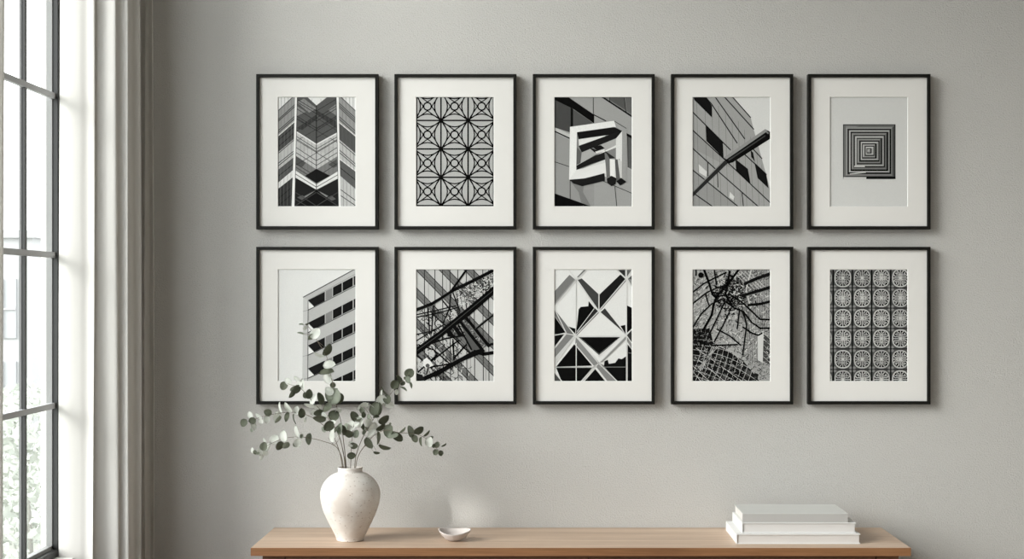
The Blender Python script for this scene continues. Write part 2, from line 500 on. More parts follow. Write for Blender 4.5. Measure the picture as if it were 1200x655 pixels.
def art_lattice():
    s = Sheet(*R1, 168)
    xs = [-3, 153, 310, 467]; ys = [-18, 145, 310, 474, 638]
    # weave of the backcloth
    s.lines([[(10, y), (459, y)] for y in range(14, 643, 9)], 1.2, 160)
    thin = []; mid = []
    for a, b in zip(xs, xs[1:]):
        for c, d in zip(ys, ys[1:]):
            mx, my = (a + b) / 2, (c + d) / 2
            mid += [arc((a, c), (b, c), 37), arc((b, d), (a, d), 37), arc((a, d), (a, c), 37), arc((b, c), (b, d), 37)]
            for sx, sy in ((a, c), (b, c), (a, d), (b, d)):
                ux, uy = (sx - mx), (sy - my); l = math.hypot(ux, uy); nx, ny = -uy / l, ux / l
                for k in (-1, 1):
                    thin.append([(sx, sy), (mx + ux / l * 16 + nx * 18 * k, my + uy / l * 16 + ny * 18 * k)])
    s.lines(thin, 6, 26); s.lines(mid, 6.8, 22)
    s.lines([[(x, 5), (x, 645)] for x in xs[1:3]], 8.5, 24); s.lines([[(5, y), (462, y)] for y in ys[1:]], 8.5, 20)
    s.lines([[(13, 5), (13, 645)], [(456, 5), (456, 645)]], 5, 40)
    for a, b in zip(xs, xs[1:]):
        for c, d in zip(ys, ys[1:]):
            mx, my = (a + b) / 2, (c + d) / 2
            s.n += 1; s.disc(mx, my, 22, 166, False); s.ring(mx, my, 22, 8, 20)
    s.n += 1
    for x in xs[1:3]:
        for y in ys[1:4]: s.disc(x, y, 12, 18, False)
    return s

def art_sign():
    s = Sheet(*R1, 150)
    s.poly([(10, 215), (240, 330), (240, 643), (10, 643)], 142)
    s.poly([(285, 8), (462, 8), (462, 128)], 120); s.poly([(330, 8), (412, 8), (425, 88), (335, 30)], 88); s.poly([(420, 8), (462, 8), (462, 112), (428, 90)], 100)
    s.lines([[(285, 8), (462, 124)]], 9, 25); s.lines([[(330, 8), (331, 36)], [(414, 8), (424, 96)]], 4, 30)
    s.poly([(8, 22), (108, 72), (106, 216), (8, 184)], 76)
    s.poly([(118, 80), (236, 160), (150, 178), (118, 180)], 86)
    s.poly([(8, 8), (88, 8), (240, 112), (240, 162), (112, 74), (8, 24)], 24)
    s.poly([(104, 70), (118, 78), (118, 182), (104, 182)], 28)
    s.poly([(8, 184), (102, 226), (102, 250), (8, 206)], 176)
    s.line([(8, 206), (102, 250)], 7, 26)
    s.lines([[(8, 383), (95, 412)], [(101, 480), (101, 600)], [(235, 8), (235, 110)], [(286, 493), (462, 568)], [(360, 528), (371, 645)]], 3.6, 35)
    s.line([(238, 112), (308, 148)], 6, 28)
    s.poly([(430, 222), (462, 240), (462, 434), (434, 418)], 92); s.line([(428, 226), (462, 244)], 14, 26); s.line([(435, 230), (436, 418)], 3, 30); s.line([(434, 418), (462, 434)], 5, 160)
    s.poly([(8, 566), (230, 645), (8, 645)], 22)
    s.poly([(105, 500), (180, 520), (175, 560), (220, 640), (165, 620), (150, 560)], 122)
    # the hanging sign
    s.poly([(100, 182), (355, 147), (428, 190), (426, 492), (300, 470), (95, 488)], 200)
    s.poly([(355, 147), (428, 190), (426, 500), (400, 482), (402, 208), (366, 182)], 150)
    s.line([(357, 149), (426, 191)], 4, 70)
    s.poly([(100, 182), (355, 147), (366, 184), (140, 213)], 212)
    s.poly([(100, 182), (140, 213), (138, 432), (95, 488)], 214)
    s.poly([(140, 213), (366, 183), (402, 206), (372, 384), (310, 390), (136, 432)], 128)
    s.poly([(366, 240), (402, 206), (400, 482), (385, 430), (366, 360)], 204)
    s.poly([(150, 252), (330, 215), (300, 238), (152, 292)], 206)
    s.poly([(140, 213), (355, 183), (402, 206), (330, 228), (150, 254)], 34)
    s.poly([(158, 330), (300, 265), (366, 235), (366, 300), (250, 340), (160, 400)], 162)
    s.poly([(150, 292), (345, 222), (402, 206), (368, 248), (168, 330)], 40)
    s.poly([(140, 300), (168, 330), (160, 400), (137, 404)], 96)
    s.poly([(230, 298), (278, 288), (302, 306), (258, 322)], 36); s.poly([(216, 308), (235, 306), (262, 324), (245, 332)], 44); s.poly([(245, 326), (300, 312), (300, 322), (255, 336)], 205)
    s.poly([(137, 404), (366, 288), (366, 302), (240, 352), (146, 410)], 205)
    s.poly([(137, 406), (245, 348), (310, 325), (312, 368), (230, 395), (140, 430)], 40)
    s.poly([(180, 420), (312, 368), (312, 392)], 196)
    s.poly([(95, 488), (136, 432), (312, 388), (314, 452), (185, 480)], 208)
    s.poly([(95, 488), (185, 480), (300, 450), (302, 494), (170, 526), (120, 510)], 40)
    s.poly([(300, 330), (332, 348), (334, 468), (312, 478)], 112); s.poly([(302, 320), (362, 362), (330, 366)], 50)
    s.poly([(330, 368), (360, 370), (362, 474), (332, 466)], 215)
    s.poly([(360, 372), (388, 368), (398, 482), (368, 498)], 92); s.poly([(375, 366), (400, 382), (400, 482), (390, 478)], 190)
    s.poly([(312, 482), (340, 465), (369, 480), (364, 512), (341, 526), (316, 508)], 40)
    s.poly([(368, 498), (396, 477), (427, 500), (390, 522)], 34)
    return s

def art_lamp():
    s = Sheet(*R1, 200)
    s.poly([(8, 8), (240, 8), (346, 125), (362, 190), (461, 548), (461, 645), (8, 645)], 152)
    s.polys([[(8, 200), (190, 368), (250, 430), (8, 305)], [(8, 430), (275, 645), (8, 645)]], 142)
    s.lines([[(x, y0), (x + 14, 645)] for x, y0 in ((34, 30), (82, 60), (122, 60), (160, 60), (200, 100), (238, 130), (275, 150), (310, 200), (345, 240), (382, 330), (410, 400))], 2, 112)
    s.lines([[(240, 8), (346, 128)], [(194, 8), (364, 196)], [(140, 8), (312, 252)], [(84, 8), (120, 50), (268, 276)], [(8, 94), (230, 316)],
             [(8, 199), (192, 368), (461, 622)], [(8, 304), (136, 420), (392, 645)], [(8, 430), (276, 645)], [(8, 560), (128, 645)], [(310, 340), (438, 458)], [(358, 308), (412, 366)]], 6, 30)
    s.polys([[(15, 8), (86, 8), (122, 60), (122, 128), (20, 26)], [(86, 176), (185, 270), (190, 364), (90, 264)], [(258, 368), (330, 425), (347, 518), (262, 436)],
             [(368, 388), (436, 452), (450, 538), (386, 478)], [(345, 316), (360, 330), (371, 386), (350, 356)]], 32)
    s.polys([[(45, 398), (92, 440), (90, 472), (48, 446)], [(226, 558), (252, 586), (246, 606), (222, 590)]], 196)
    s.lines([[(98, 385), (99, 474)], [(154, 440), (157, 532)], [(296, 564), (304, 642)]], 5, 28)
    s.poly([(8, 562), (170, 395), (195, 372), (216, 390), (15, 584), (8, 588)], 52)
    s.line([(12, 558), (195, 374)], 5, 130)
    s.poly([(190, 360), (430, 195), (461, 212), (461, 250), (242, 388), (215, 395)], 26)
    s.poly([(190, 360), (430, 195), (444, 206), (206, 370)], 138)
    s.polys([[(215, 372), (430, 230), (432, 236), (222, 378)]], 70)
    s.poly([(440, 208), (452, 216), (448, 224), (436, 216)], 120)
    return s

def art_square():
    s = Sheet(10, 10, 459, 643, 196)
    cx, cy, hx, hy = 238, 325, 152, 158
    fs = [(1, 40), (.97, 95), (.89, 130), (.83, 40), (.77, 160), (.72, 30), (.665, 120), (.60, 60), (.545, 165), (.49, 62), (.44, 130), (.39, 45), (.335, 160), (.28, 38), (.235, 150), (.19, 60), (.145, 178), (.10, 60), (.06, 150)]
    side = (12, -18, -6, 14)
    for i, (f, g) in enumerate(fs):
        h = [(-hx * f, -hy * f), (hx * f, -hy * f), (hx * f, hy * f), (-hx * f, hy * f)]
        dx = 3 * math.sin(i * 1.7); o = (cx + dx * (1 - f), cy - 5 * (1 - f))
        for k in range(4):
            a, b = h[k], h[(k + 1) % 4]
            s.poly([(o[0] + a[0], o[1] + a[1]), (o[0] + b[0], o[1] + b[1]), o], max(20, g + side[k]), k == 0)
    s.poly([(88, 474), (220, 474), (220, 482), (88, 482)], 205)
    s.poly([(222, 470), (390, 470), (390, 484), (222, 484)], 28)
    s.poly([(125, 452), (218, 440), (218, 448), (125, 458)], 178); s.poly([(150, 408), (212, 408), (212, 414), (150, 414)], 200)
    s.poly([(100, 176), (180, 176), (150, 186), (106, 186)], 130)
    return s

def art_balconies():
    s = Sheet(*R2, 206)
    s.poly([(155, 168), (461, 2), (461, 655), (150, 655)], 172)
    s.poly([(155, 168), (183, 180), (180, 655), (150, 655)], 182)
    s.line([(155, 166), (461, 0)], 5, 50); s.line([(183, 183), (461, 30)], 2, 120)
    for k, (dl, dr) in enumerate(((0, 0), (130, 132), (261, 270), (394, 408), (528, 545))):
        def y(x, v): t = (x - 183) / 275; return v + dl + (dr - dl) * t
        def q(x0, t0, x1, t1, h): return [(x0, y(x0, t0)), (x1, y(x1, t1)), (x1, y(x1, t1 + h)), (x0, y(x0, t0 + h))]
        s.poly([(183, y(183, 184)), (280, y(280, 134)), (280, y(280, 188)), (218, y(218, 220))], 38)
        s.poly([(186, y(186, 192)), (218, y(218, 220)), (186, y(186, 236))], 212)
        s.poly(q(281, 133, 461, 40, 52), 45)
        s.poly(q(285, 131, 322, 112, 50), 128)
        s.lines([[(284, y(284, 131)), (284, y(284, 184))], [(325, y(325, 110)), (325, y(325, 164))], [(381, y(381, 82)), (381, y(381, 136))], [(445, y(445, 50)), (445, y(445, 102))]], 5, 165)
        s.polys([q(330, 108, 378, 84, 50), q(386, 80, 441, 52, 50)], 34)
        s.line([(183, y(183, 241)), (461, y(461, 98))], 4, 55)
        s.line([(153, y(153, 248)), (183, y(183, 241))], 2, 120)
    s.line([(183, 182), (181, 655)], 2.5, 90)
    return s

def art_truss():
    s = Sheet(*R2, 178)
    rd = random.Random(3)
    bands = [(-15, 1), (125, 1), (-145, 1), (300, .98), (-300, 1), (-180, .95)]
    for c, m in ((10, .0),):
        pass
    for x0 in (-470, -320, -150, 0, 135, 280):
        s.poly([(x0, 0), (x0 + 52, 0), (x0 + 52 + 640, 655), (x0 + 640, 655)], 112)
        s.lines([[(x0, 0), (x0 + 640, 655)], [(x0 + 52, 0), (x0 + 692, 655)]], 4.5, 40)
        s.lines([[(x0 + 22, 0), (x0 + 662, 655)]], 2.5, 80)
    s.lines([[(x, 0), (x + 3, 655)] for x in (57, 118, 162, 205, 250, 300, 345, 395, 428)], 4.5, 52)
    s.lines([[(x, 0), (x + 3, 655)] for x in (80, 184, 322, 410)], 2, 120)
    # lattice between the chords
    s.lines([[(235 + 20 * k, 100 - 8 * k), (260 + 20 * k, 260 - 15 * k)] for k in range(11)], 3, 45)
    for k in range(420):
        t = rd.random(); x = 245 + 215 * t + rd.gauss(0, 6); y = 175 - 105 * t + rd.uniform(-52, 52)
        a = rd.choice((-.5, .9, 0, 1.5)) + rd.gauss(0, .3); l = rd.uniform(5, 14)
        s.line([(x, y), (x + l * math.cos(a), y + l * math.sin(a))], rd.uniform(2, 4), rd.choice((30, 45, 210, 200, 70)), k % 20 == 0)
    for k in range(420):
        x = rd.uniform(15, 260); y = rd.uniform(235, 640)
        if rd.random() < .3: x += 60; a = rd.choice((-.6, .8, 1.5)) + rd.gauss(0, .2); l = rd.uniform(8, 34)
        s.line([(x, y), (x + l * math.cos(a), y + l * math.sin(a))], rd.uniform(2, 5), rd.choice((30, 50, 195, 60, 28)), k % 20 == 0)
    s.lines([[(8, 282), (120, 262), (250, 225)], [(8, 268), (240, 216)], [(8, 382), (110, 360), (170, 325)], [(8, 420), (120, 350)]], 7, 34)
    s.lines([[(75, 205), (88, 380)], [(110, 205), (98, 375)], [(212, 135), (200, 235), (165, 320)], [(150, 170), (215, 250)], [(100, 260), (180, 330)], [(222, 140), (262, 245)], [(20, 440), (110, 470), (215, 560)], [(8, 500), (80, 560), (70, 610)]], 8, 36)
    s.lines([[(75, 440), (180, 405), (300, 385)], [(85, 545), (170, 480), (255, 415)], [(232, 515), (300, 440)], [(70, 575), (240, 545)], [(20, 600), (130, 500)], [(190, 365), (330, 500)], [(222, 420), (228, 530)]], 9, 30)
    s.polys([[(160, 330), (200, 395), (235, 395), (200, 345)], [(222, 345), (255, 390), (285, 392), (240, 330)]], 26)
    s.poly([(260, 305), (300, 280), (430, 440), (340, 500)], 88)
    for k in range(70):
        t = rd.random(); u = rd.random(); x = 275 + 120 * t + 25 * u; y = 310 + 150 * t - 15 * u
        s.line([(x, y), (x + rd.uniform(-8, 8), y + rd.uniform(-8, 8))], 3, rd.choice((150, 120, 25, 185)), k % 20 == 0)
    s.lines([[(265, 308), (400, 480)], [(298, 285), (432, 450)]], 18, 22); s.line([(312, 318), (395, 425)], 5, 110); s.line([(255, 330), (330, 470)], 10, 28)
    s.line([(350, 352), (461, 262)], 14, 34); s.line([(352, 344), (461, 256)], 2.5, 120)
    s.line([(300, 8), (255, 70), (215, 125)], 12, 28)
    s.line([(8, 240), (100, 205), (175, 160), (225, 125), (330, 75), (461, 8)], 19, 26); s.line([(8, 250), (100, 216), (225, 137)], 3, 100)
    s.line([(345, 480), (400, 495), (461, 486)], 20, 26); s.line([(420, 445), (461, 434)], 14, 28)
    s.poly([(8, 460), (130, 372), (300, 232), (461, 98), (461, 148), (320, 270), (150, 400), (8, 505)], 20)
    s.line([(10, 478), (150, 378), (461, 122)], 3, 75)
    s.poly([(20, 640), (140, 585), (250, 525), (330, 480), (390, 462), (390, 490), (270, 540), (150, 610), (60, 648)], 24)
    s.polys([[(50, 530), (70, 515), (92, 535), (110, 560), (70, 578), (48, 560)]], 205); s.disc(76, 562, 12, 90)
    s.poly([(8, 605), (45, 615), (60, 648), (8, 652)], 40)
    return s

def art_facets():
    s = Sheet(*R2, 208)
    s.poly([(8, 135), (97, 36), (128, 62), (8, 205)], 118)
    s.poly([(8, 205), (128, 62), (136, 68), (8, 222)], 150)
    s.poly([(155, 52), (198, 8), (180, 8), (140, 50)], 110)
    s.poly([(145, 66), (168, 57), (265, 148), (265, 238)], 72)
    s.poly([(271, 150), (392, 34), (420, 60), (271, 236)], 40); s.poly([(420, 60), (428, 70), (280, 240), (271, 240)], 140)
    s.poly([(368, 8), (420, 8), (420, 54)], 60); s.poly([(430, 8), (461, 8), (430, 52)], 100); s.poly([(436, 60), (461, 36), (461, 105)], 90); s.poly([(440, 60), (461, 64), (461, 110)], 140)
    s.poly([(134, 372), (144, 300), (150, 236), (162, 222), (206, 218), (208, 188), (234, 220), (244, 232)], 26)
    s.poly([(245, 230), (262, 246), (136, 384), (132, 376)], 52); s.line([(240, 232), (140, 366)], 4, 190)
    s.poly([(262, 250), (268, 256), (140, 388), (134, 384)], 130)
    s.poly([(275, 254), (302, 230), (424, 384), (414, 378)], 66)
    s.poly([(430, 214), (461, 228), (461, 345), (430, 372)], 24); s.poly([(392, 332), (420, 326), (422, 380)], 30)
    s.poly([(90, 335), (132, 348), (130, 378)], 28)
    s.poly([(8, 232), (60, 300), (122, 382), (80, 374), (8, 268)], 112)
    s.poly([(8, 272), (75, 370), (8, 384)], 26); s.poly([(8, 390), (68, 378), (8, 456)], 30)
    s.poly([(8, 468), (78, 380), (124, 386), (8, 520)], 124); s.poly([(8, 520), (124, 386), (130, 400), (8, 565)], 185)
    s.poly([(150, 397), (396, 397), (268, 500)], 24)
    s.line([(142, 394), (268, 505), (400, 392)], 5, 205); s.line([(160, 400), (268, 494), (385, 400)], 2, 120)
    s.poly([(125, 438), (228, 562), (20, 568)], 22); s.poly([(20, 574), (228, 574), (165, 654), (52, 654)], 26)
    s.poly([(134, 398), (270, 545), (238, 562), (130, 436)], 132); s.poly([(8, 600), (52, 654), (8, 654)], 80)
    s.poly([(246, 582), (305, 654), (182, 654)], 26); s.poly([(262, 548), (292, 556), (375, 654), (318, 654), (255, 572)], 128)
    s.poly([(240, 562), (262, 550), (172, 654), (160, 654)], 170)
    s.poly([(424, 388), (436, 398), (290, 540), (268, 545)], 140)
    s.poly([(296, 565), (300, 536), (318, 528), (324, 552), (362, 545), (380, 520), (400, 524), (424, 508), (424, 654), (376, 654)], 28)
    s.poly([(428, 384), (461, 350), (461, 440)], 60); s.poly([(430, 392), (461, 432), (461, 470), (430, 420)], 130); s.poly([(434, 440), (461, 474), (461, 654), (434, 654)], 26)
    s.lines([[(92, 5), (136, 66), (266, 246), (426, 386)], [(200, 5), (136, 66), (8, 222)], [(426, 58), (266, 246), (130, 388), (8, 560)], [(370, 5), (426, 58), (461, 112)], [(461, 5), (426, 58)],
             [(426, 386), (266, 548), (162, 655)], [(130, 388), (266, 548), (376, 655)], [(8, 228), (80, 376), (130, 388)], [(461, 348), (426, 386), (461, 436)], [(8, 384), (80, 376), (8, 466)]], 5, 200)
    s.lines([[(130, 391), (426, 391)], [(136, 432), (136, 655)], [(427, 5), (427, 655)], [(267, 146), (267, 246)], [(8, 595), (55, 655)]], 5, 205)
    s.lines([[(8, 570), (426, 570)], [(136, 66), (136, 350)]], 2.5, 150)
    s.line([(438, 488), (461, 490)], 2, 140)
    return s

def art_canopy():
    s = Sheet(*R2, 156); rd = random.Random(8)
    s.poly([(300, 5), (461, 5), (461, 655), (330, 655)], 150)
    s.poly([(195, 90), (300, 5), (345, 5), (380, 120), (330, 330), (300, 300), (240, 170)], 122)
    s.poly([(8, 350), (110, 345), (130, 430), (300, 530), (400, 655), (8, 655)], 36)
    s.poly([(415, 380), (461, 400), (461, 560), (410, 530)], 66)
    # thin glazing lines of the vault
    s.lines([arc((8, y), (300, y - 170 + 0.55 * k * 12), -30, 6) for k, y in enumerate(range(110, 420, 26))], 2, 118)
    s.lines([[(30 + 24 * k, 5), (-30 + 34 * k, 420)] for k in range(12)], 2, 112)
    s.lines([[(310 + 14 * k, 5), (335 + 12 * k, 560)] for k in range(11)], 2.4, 92)
    s.lines([[(300, 20 + 34 * k), (461, 0 + 36 * k)] for k in range(16)], 1.8, 120)
    # dark floor of the vault with its pale grid
    for k in range(90):
        x = rd.uniform(8, 380); y = rd.uniform(470, 650)
        if y < 400 + x * .55: continue
        s.poly([(x, y), (x + 22, y + 5), (x + 14, y + 34), (x - 8, y + 27)], rd.choice((30, 45, 80, 60)), k % 10 == 0)
    s.lines([arc((8, 468 + 30 * k), (430, 640 + 46 * k), -34, 8) for k in range(-2, 8)], 2.6, 170)
    s.lines([arc((-10 + 34 * k, 655), (70 + 30 * k, 440 + 7 * k), 6, 4) for k in range(0, 11)], 2.6, 175)
    s.lines([[(8, 560), (110, 655)], [(8, 500), (200, 655)], [(8, 590), (60, 655)], [(30, 460), (300, 655)]], 3, 190)
    s.lines([[(60 - 6 * k, 600 - 8 * k), (128 + 14 * k, 440)] for k in range(4)], 3.5, 175)
    s.lines([[(415, 370 + 34 * k), (461, 410 + 34 * k)] for k in range(8)], 3, 165)
    s.lines([[(130 + 30 * k, 440 + 8 * k), (300, 480 + 22 * k)] for k in range(5)], 3, 176)
    # speckled texture
    for k in range(1500):
        x = rd.uniform(12, 456); y = rd.uniform(8, 648)
        a = rd.choice((-.45, -1.15, .7)) + rd.gauss(0, .2); l = rd.uniform(5, 20)
        dark = y > 350 + .45 * x
        s.line([(x, y), (x + l * math.cos(a), y + l * math.sin(a))], rd.uniform(1.6, 4.0), rd.choice((25, 40, 20, 150) if dark else (40, 60, 90, 205, 120, 200)), k % 40 == 0)
    for k in range(330):
        x = rd.gauss(225, 60); y = rd.gauss(140, 60); a = rd.choice((-.9, 1.2, .3)) + rd.gauss(0, .3); l = rd.uniform(8, 34)
        s.line([(x, y), (x + l * math.cos(a), y + l * math.sin(a))], rd.uniform(3, 7), rd.choice((22, 30, 50, 28, 190)), k % 30 == 0)
    for k in range(110):
        x = rd.uniform(10, 110); y = rd.uniform(350, 440); a = rd.uniform(0, 3); l = rd.uniform(5, 16)
        s.line([(x, y), (x + l * math.cos(a), y + l * math.sin(a))], rd.uniform(3, 7), rd.choice((25, 40, 110, 30)), k % 30 == 0)
    s.poly([(385, 372), (421, 372), (416, 545), (386, 530)], 192); s.line([(385, 372), (386, 540)], 2, 100)
    s.lines([[(245 + 22 * k, 15), (345 + 24 * k, 120)] for k in range(5)], 3, 195)
    s.line([(350, 5), (320, 120), (345, 230)], 7, 190)
    s.lines([[(8, 140), (70, 90), (130, 58), (205, 22)], [(8, 205), (90, 140), (150, 112), (200, 96)], [(8, 345), (60, 262), (120, 205), (180, 178)], [(150, 350), (225, 390), (290, 445)], [(120, 445), (270, 440)]], 8.5, 30)
    s.lines([[(150, 162), (225, 150), (290, 190), (350, 245), (400, 294), (461, 296)], [(190, 180), (250, 228), (305, 250), (350, 310), (400, 345), (461, 345)], [(300, 338), (350, 372), (390, 386), (412, 374)]], 9.5, 26)
    s.lines([[(278, 5), (215, 90), (150, 160), (130, 215), (120, 270), (68, 362)], [(75, 5), (100, 70), (125, 150), (150, 172)], [(225, 15), (200, 150), (235, 210)]], 13, 24)
    s.lines([[(200, 185), (150, 290), (95, 405)], [(235, 225), (185, 330), (135, 425)], [(85, 150), (104, 212)], [(135, 5), (148, 95)], [(282, 232), (268, 350)], [(305, 250), (322, 330), (300, 500)], [(30, 5), (30, 40)]], 8.5, 30)
    s.disc(58, 38, 16, 24)
    s.lines([[(310, 90), (380, 58), (461, 30)], [(300, 158), (390, 130), (461, 108)]], 19, 30); s.lines([[(330, 212), (400, 205), (461, 190)]], 15, 28)
    s.lines([[(330, 90), (461, 45)], [(320, 160), (461, 120)]], 3, 130)
    return s

def art_medallions():
    s = Sheet(10, 5, 459, 652, 84); rd = random.Random(4)
    xs = (-27, 85, 197, 308, 418); ys = (-60, 55, 170, 288, 405, 525, 642)
    for x in xs:
        for y in ys:
            for a, b in ((-46, -50), (46, -50), (-46, 50), (46, 50)):
                s.disc(x + a, y + b, 9, 128, a == -46 and b == -50, n=8)
    s.lines([[(x, 0), (x, 655)] for x in (29, 140, 252, 362)], 8, 22)
    s.lines([[(0, y), (461, y)] for y in (-2, 111, 229, 347, 465, 584)], 5, 40)
    for x in xs:
        for y in ys:
            sq = lambda r, n=22: [(x + r * .97 * math.copysign(abs(math.cos(q)) ** .82, math.cos(q)), y + r * 1.07 * math.copysign(abs(math.sin(q)) ** .82, math.sin(q))) for q in [2 * math.pi * k / n for k in range(n + 1)]]
            s.poly(sq(50)[:-1], 172 + rd.randint(-12, 12)); s.poly(sq(43)[:-1], 34)
            ph = 0
            P = lambda r, a: (x + r * math.cos(a), y + r * 1.06 * math.sin(a))
            L = []
            for k in range(4):
                a = ph + k * math.pi / 2
                L += [[P(8, a), P(43, a)]]
                b = a + math.pi / 4
                L += [[P(6, b), P(20, b - .25), P(32, b - .5), P(43, b - .35)], [P(6, b), P(20, b + .25), P(32, b + .5), P(43, b + .35)]]
                L += [[P(40, b - .12 + rd.uniform(-.08, .08)), P(28, b + rd.uniform(-.1, .1)), P(38, b + .22)]]
                if rd.random() < .6: L += [[P(18, a - .32), P(27, a), P(18, a + .32)]]
            s.lines(L, rd.uniform(4.2, 5.4), 176 + rd.randint(-10, 12))
            s.n += 1
            for k in range(4): s.disc(*P(27, k * math.pi / 2 + math.pi / 4), 5, 150, False, n=8)
            s.disc(x, y, 8, 190, n=8)
    return s

ARTS = [
    # column, row, drawing, label
    (0, 0, art_chevron, 'black-framed photo of mirrored glass tower making chevrons, top left of the pictures', 'chevron'),
    (1, 0, art_lattice, 'black-framed photo of a metal lattice of circles and stars', 'lattice'),
    (2, 0, art_sign, 'black-framed photo of a chunky angular white sign on a panelled wall', 'sign'),
    (3, 0, art_lamp, 'black-framed photo of a dark street lamp crossing a tiled facade', 'lamp'),
    (4, 0, art_square, 'black-framed photo of nested concentric squares on a plain pale ground', 'squares'),
    (0, 1, art_balconies, 'black-framed photo of a building corner with balconies, behind the eucalyptus leaves', 'balconies'),
    (1, 1, art_truss, 'black-framed photo of dark steel bridge trusses crossing diagonally', 'truss'),
    (2, 1, art_facets, 'black-framed photo of a diamond faceted glass facade with bold black triangles', 'facets'),
    (3, 1, art_canopy, 'black-framed photo of a tangled glass canopy with curved bars and gridded floor', 'canopy'),
    (4, 1, art_medallions, 'black-framed photo of repeated round carved medallions, bottom right of the pictures', 'medallions'),
]
COLX = [(300.1, 443.2), (462.1, 605.2), (624.3, 767.4), (786.6, 929.7), (947.0, 1090.6)]
ROWY = [(86.7, 268.7), (289.2, 473.9)]
DF = 4.970                     # distance of the frames' front faces from the camera plane
for ci, ri, fn, label, _ in ARTS:
    px0, px1 = COLX[ci]; py0, py1 = ROWY[ri]
    a = W(px0, py0, DF); b = W(px1, py1, DF)
    x0, x1, z1, z0 = a.x, b.x, a.z, b.z
    cx, cz = (x0 + x1) / 2, (z0 + z1) / 2
    t = thing('picture_frame', label, 'picture', (cx, 0.0, cz), 'black framed architecture photographs on the grey wall')
    yf, yb = DF - 5.0, -0.004
    th = 0.0102
    bm = bmesh.new()
    o = [(x0, z0), (x1, z0), (x1, z1), (x0, z1)]
    i_ = [(x0 + th, z0 + th), (x1 - th, z0 + th), (x1 - th, z1 - th), (x0 + th, z1 - th)]
    V = {}
    for tag_, pts in (('o', o), ('i', i_)):
        for yy in (yf, yb): V[tag_, yy] = [bm.verts.new((p[0], yy, p[1])) for p in pts]
    for k in range(4):
        n = (k + 1) % 4
        bm.faces.new((V['o', yf][k], V['o', yf][n], V['i', yf][n], V['i', yf][k]))
        bm.faces.new((V['o', yb][k], V['i', yb][k], V['i', yb][n], V['o', yb][n]))
        bm.faces.new((V['o', yf][k], V['o', yb][k], V['o', yb][n], V['o', yf][n]))
        bm.faces.new((V['i', yf][k], V['i', yf][n], V['i', yb][n], V['i', yb][k]))
    bmesh.ops.bevel(bm, geom=[e for e in bm.edges if all(abs(v.co.y - yf) < 1e-6 for v in e.verts)], offset=0.0008, segments=1, affect='EDGES')
    obj('moulding', bm, m_frame, t)
    ym = yf + 0.009                                   # face of the mat board
    # opening of the mat board, as the photo shows it at that distance
    if ri == 0: X0, Y0 = (325.9, 113.9); wpx, hpx = 90.6, 127.8
    else: X0, Y0 = (325.9, 315.9); wpx, hpx = 90.6, 130.6
    X0 += (486 - 324) * ci if ci < 4 else (970 - 324) + 1.0
    Dm = ym + 5.0
    p = W(X0, Y0, Dm); q = W(X0 + wpx, Y0 + hpx, Dm)
    bm = bmesh.new()
    def rect(x0_, z0_, x1_, z1_, yy): return [bm.verts.new((x, yy, z)) for x, z in ((x0_, z0_), (x1_, z0_), (x1_, z1_), (x0_, z1_))]
    ro = rect(x0 + th * .8, z0 + th * .8, x1 - th * .8, z1 - th * .8, ym); ra = rect(p.x - .0012, q.z - .0012, q.x + .0012, p.z + .0012, ym); rb = rect(p.x, q.z, q.x, p.z, ym + .0018)
    for k in range(4):
        n = (k + 1) % 4
        bm.faces.new((ro[k], ro[n], ra[n], ra[k]))
        f = bm.faces.new((ra[k], ra[n], rb[n], rb[k])); f.material_index = 1
    obj('mat_board', bm, [m_board, m_bevel], t)
    obj('backing_board', new_box(x0 + th * .8, x1 - th * .8, ym + .0035, yb - .001, z0 + th * .8, z1 - th * .8), m_back, t)
    s = fn()
    rw_, rh_ = s.r[2] - s.r[0], s.r[3] - s.r[1]
    pr = s.build((p.x + q.x) / 2, (p.z + q.z) / 2, ym + 0.0031, t)

# ---------------------------------------------------------------- sideboard
SX0, SX1, SY0, SY1, SZ = -0.8743, 1.0906, -0.404, -0.003, 0.7459
t = thing('sideboard', 'long light oak sideboard standing against the grey wall', 'sideboard', ((SX0 + SX1) / 2, (SY0 + SY1) / 2, 0))
obj('top', new_box(SX0, SX1, SY0 + .0012, SY1, SZ - 0.0245, SZ, bev=0.0008), m_oak, t)
obj('shaded_front_edge', new_box(SX0, SX1, SY0, SY0 + .0011, SZ - 0.0243, SZ - .0004), m_oak_edge, t)
bx0, bx1 = SX0 + .030, SX1 - .030
bm = bmesh.new()
box(bm, bx0, bx0 + .066, SY0 + .030, SY1 - .01, .16, SZ - .0245); box(bm, bx1 - .066, bx1, SY0 + .030, SY1 - .01, .16, SZ - .0245)
box(bm, bx0 + .066, bx1 - .066, SY0 + .048, SY1 - .01, .16, SZ - .0245)
obj('carcass', bm, m_oak_body, t)
xm = (690 - 638) * 4.61 / F
m_brass = mat('aged brass', rgb(150, 120, 80), 0.35, 0.9)
for a, b, kx in ((bx0 + .068, xm - .0015, xm - .05), (xm + .0015, bx1 - .068, xm + .05)):
    d = obj('door', new_box(a, b, SY0 + .031, SY0 + .0475, .165, SZ - .0285, bev=.001), m_oak_body, t)
    bm = bmesh.new(); r = bmesh.ops.create_uvsphere(bm, u_segments=16, v_segments=10, radius=.011)
    bmesh.ops.translate(bm, verts=bm.verts, vec=(kx, SY0 + .022, .48)); obj('knob', bm, m_brass, d, smooth=True)
for lx in (bx0 + .05, bx1 - .05):
    for ly in (SY0 + .06, SY1 - .06):
        bm = bmesh.new(); lathe(bm, [(.013, 0.0), (.02, .162)], lx, ly, 20); obj('leg', bm, m_oak_body, t, smooth=False)

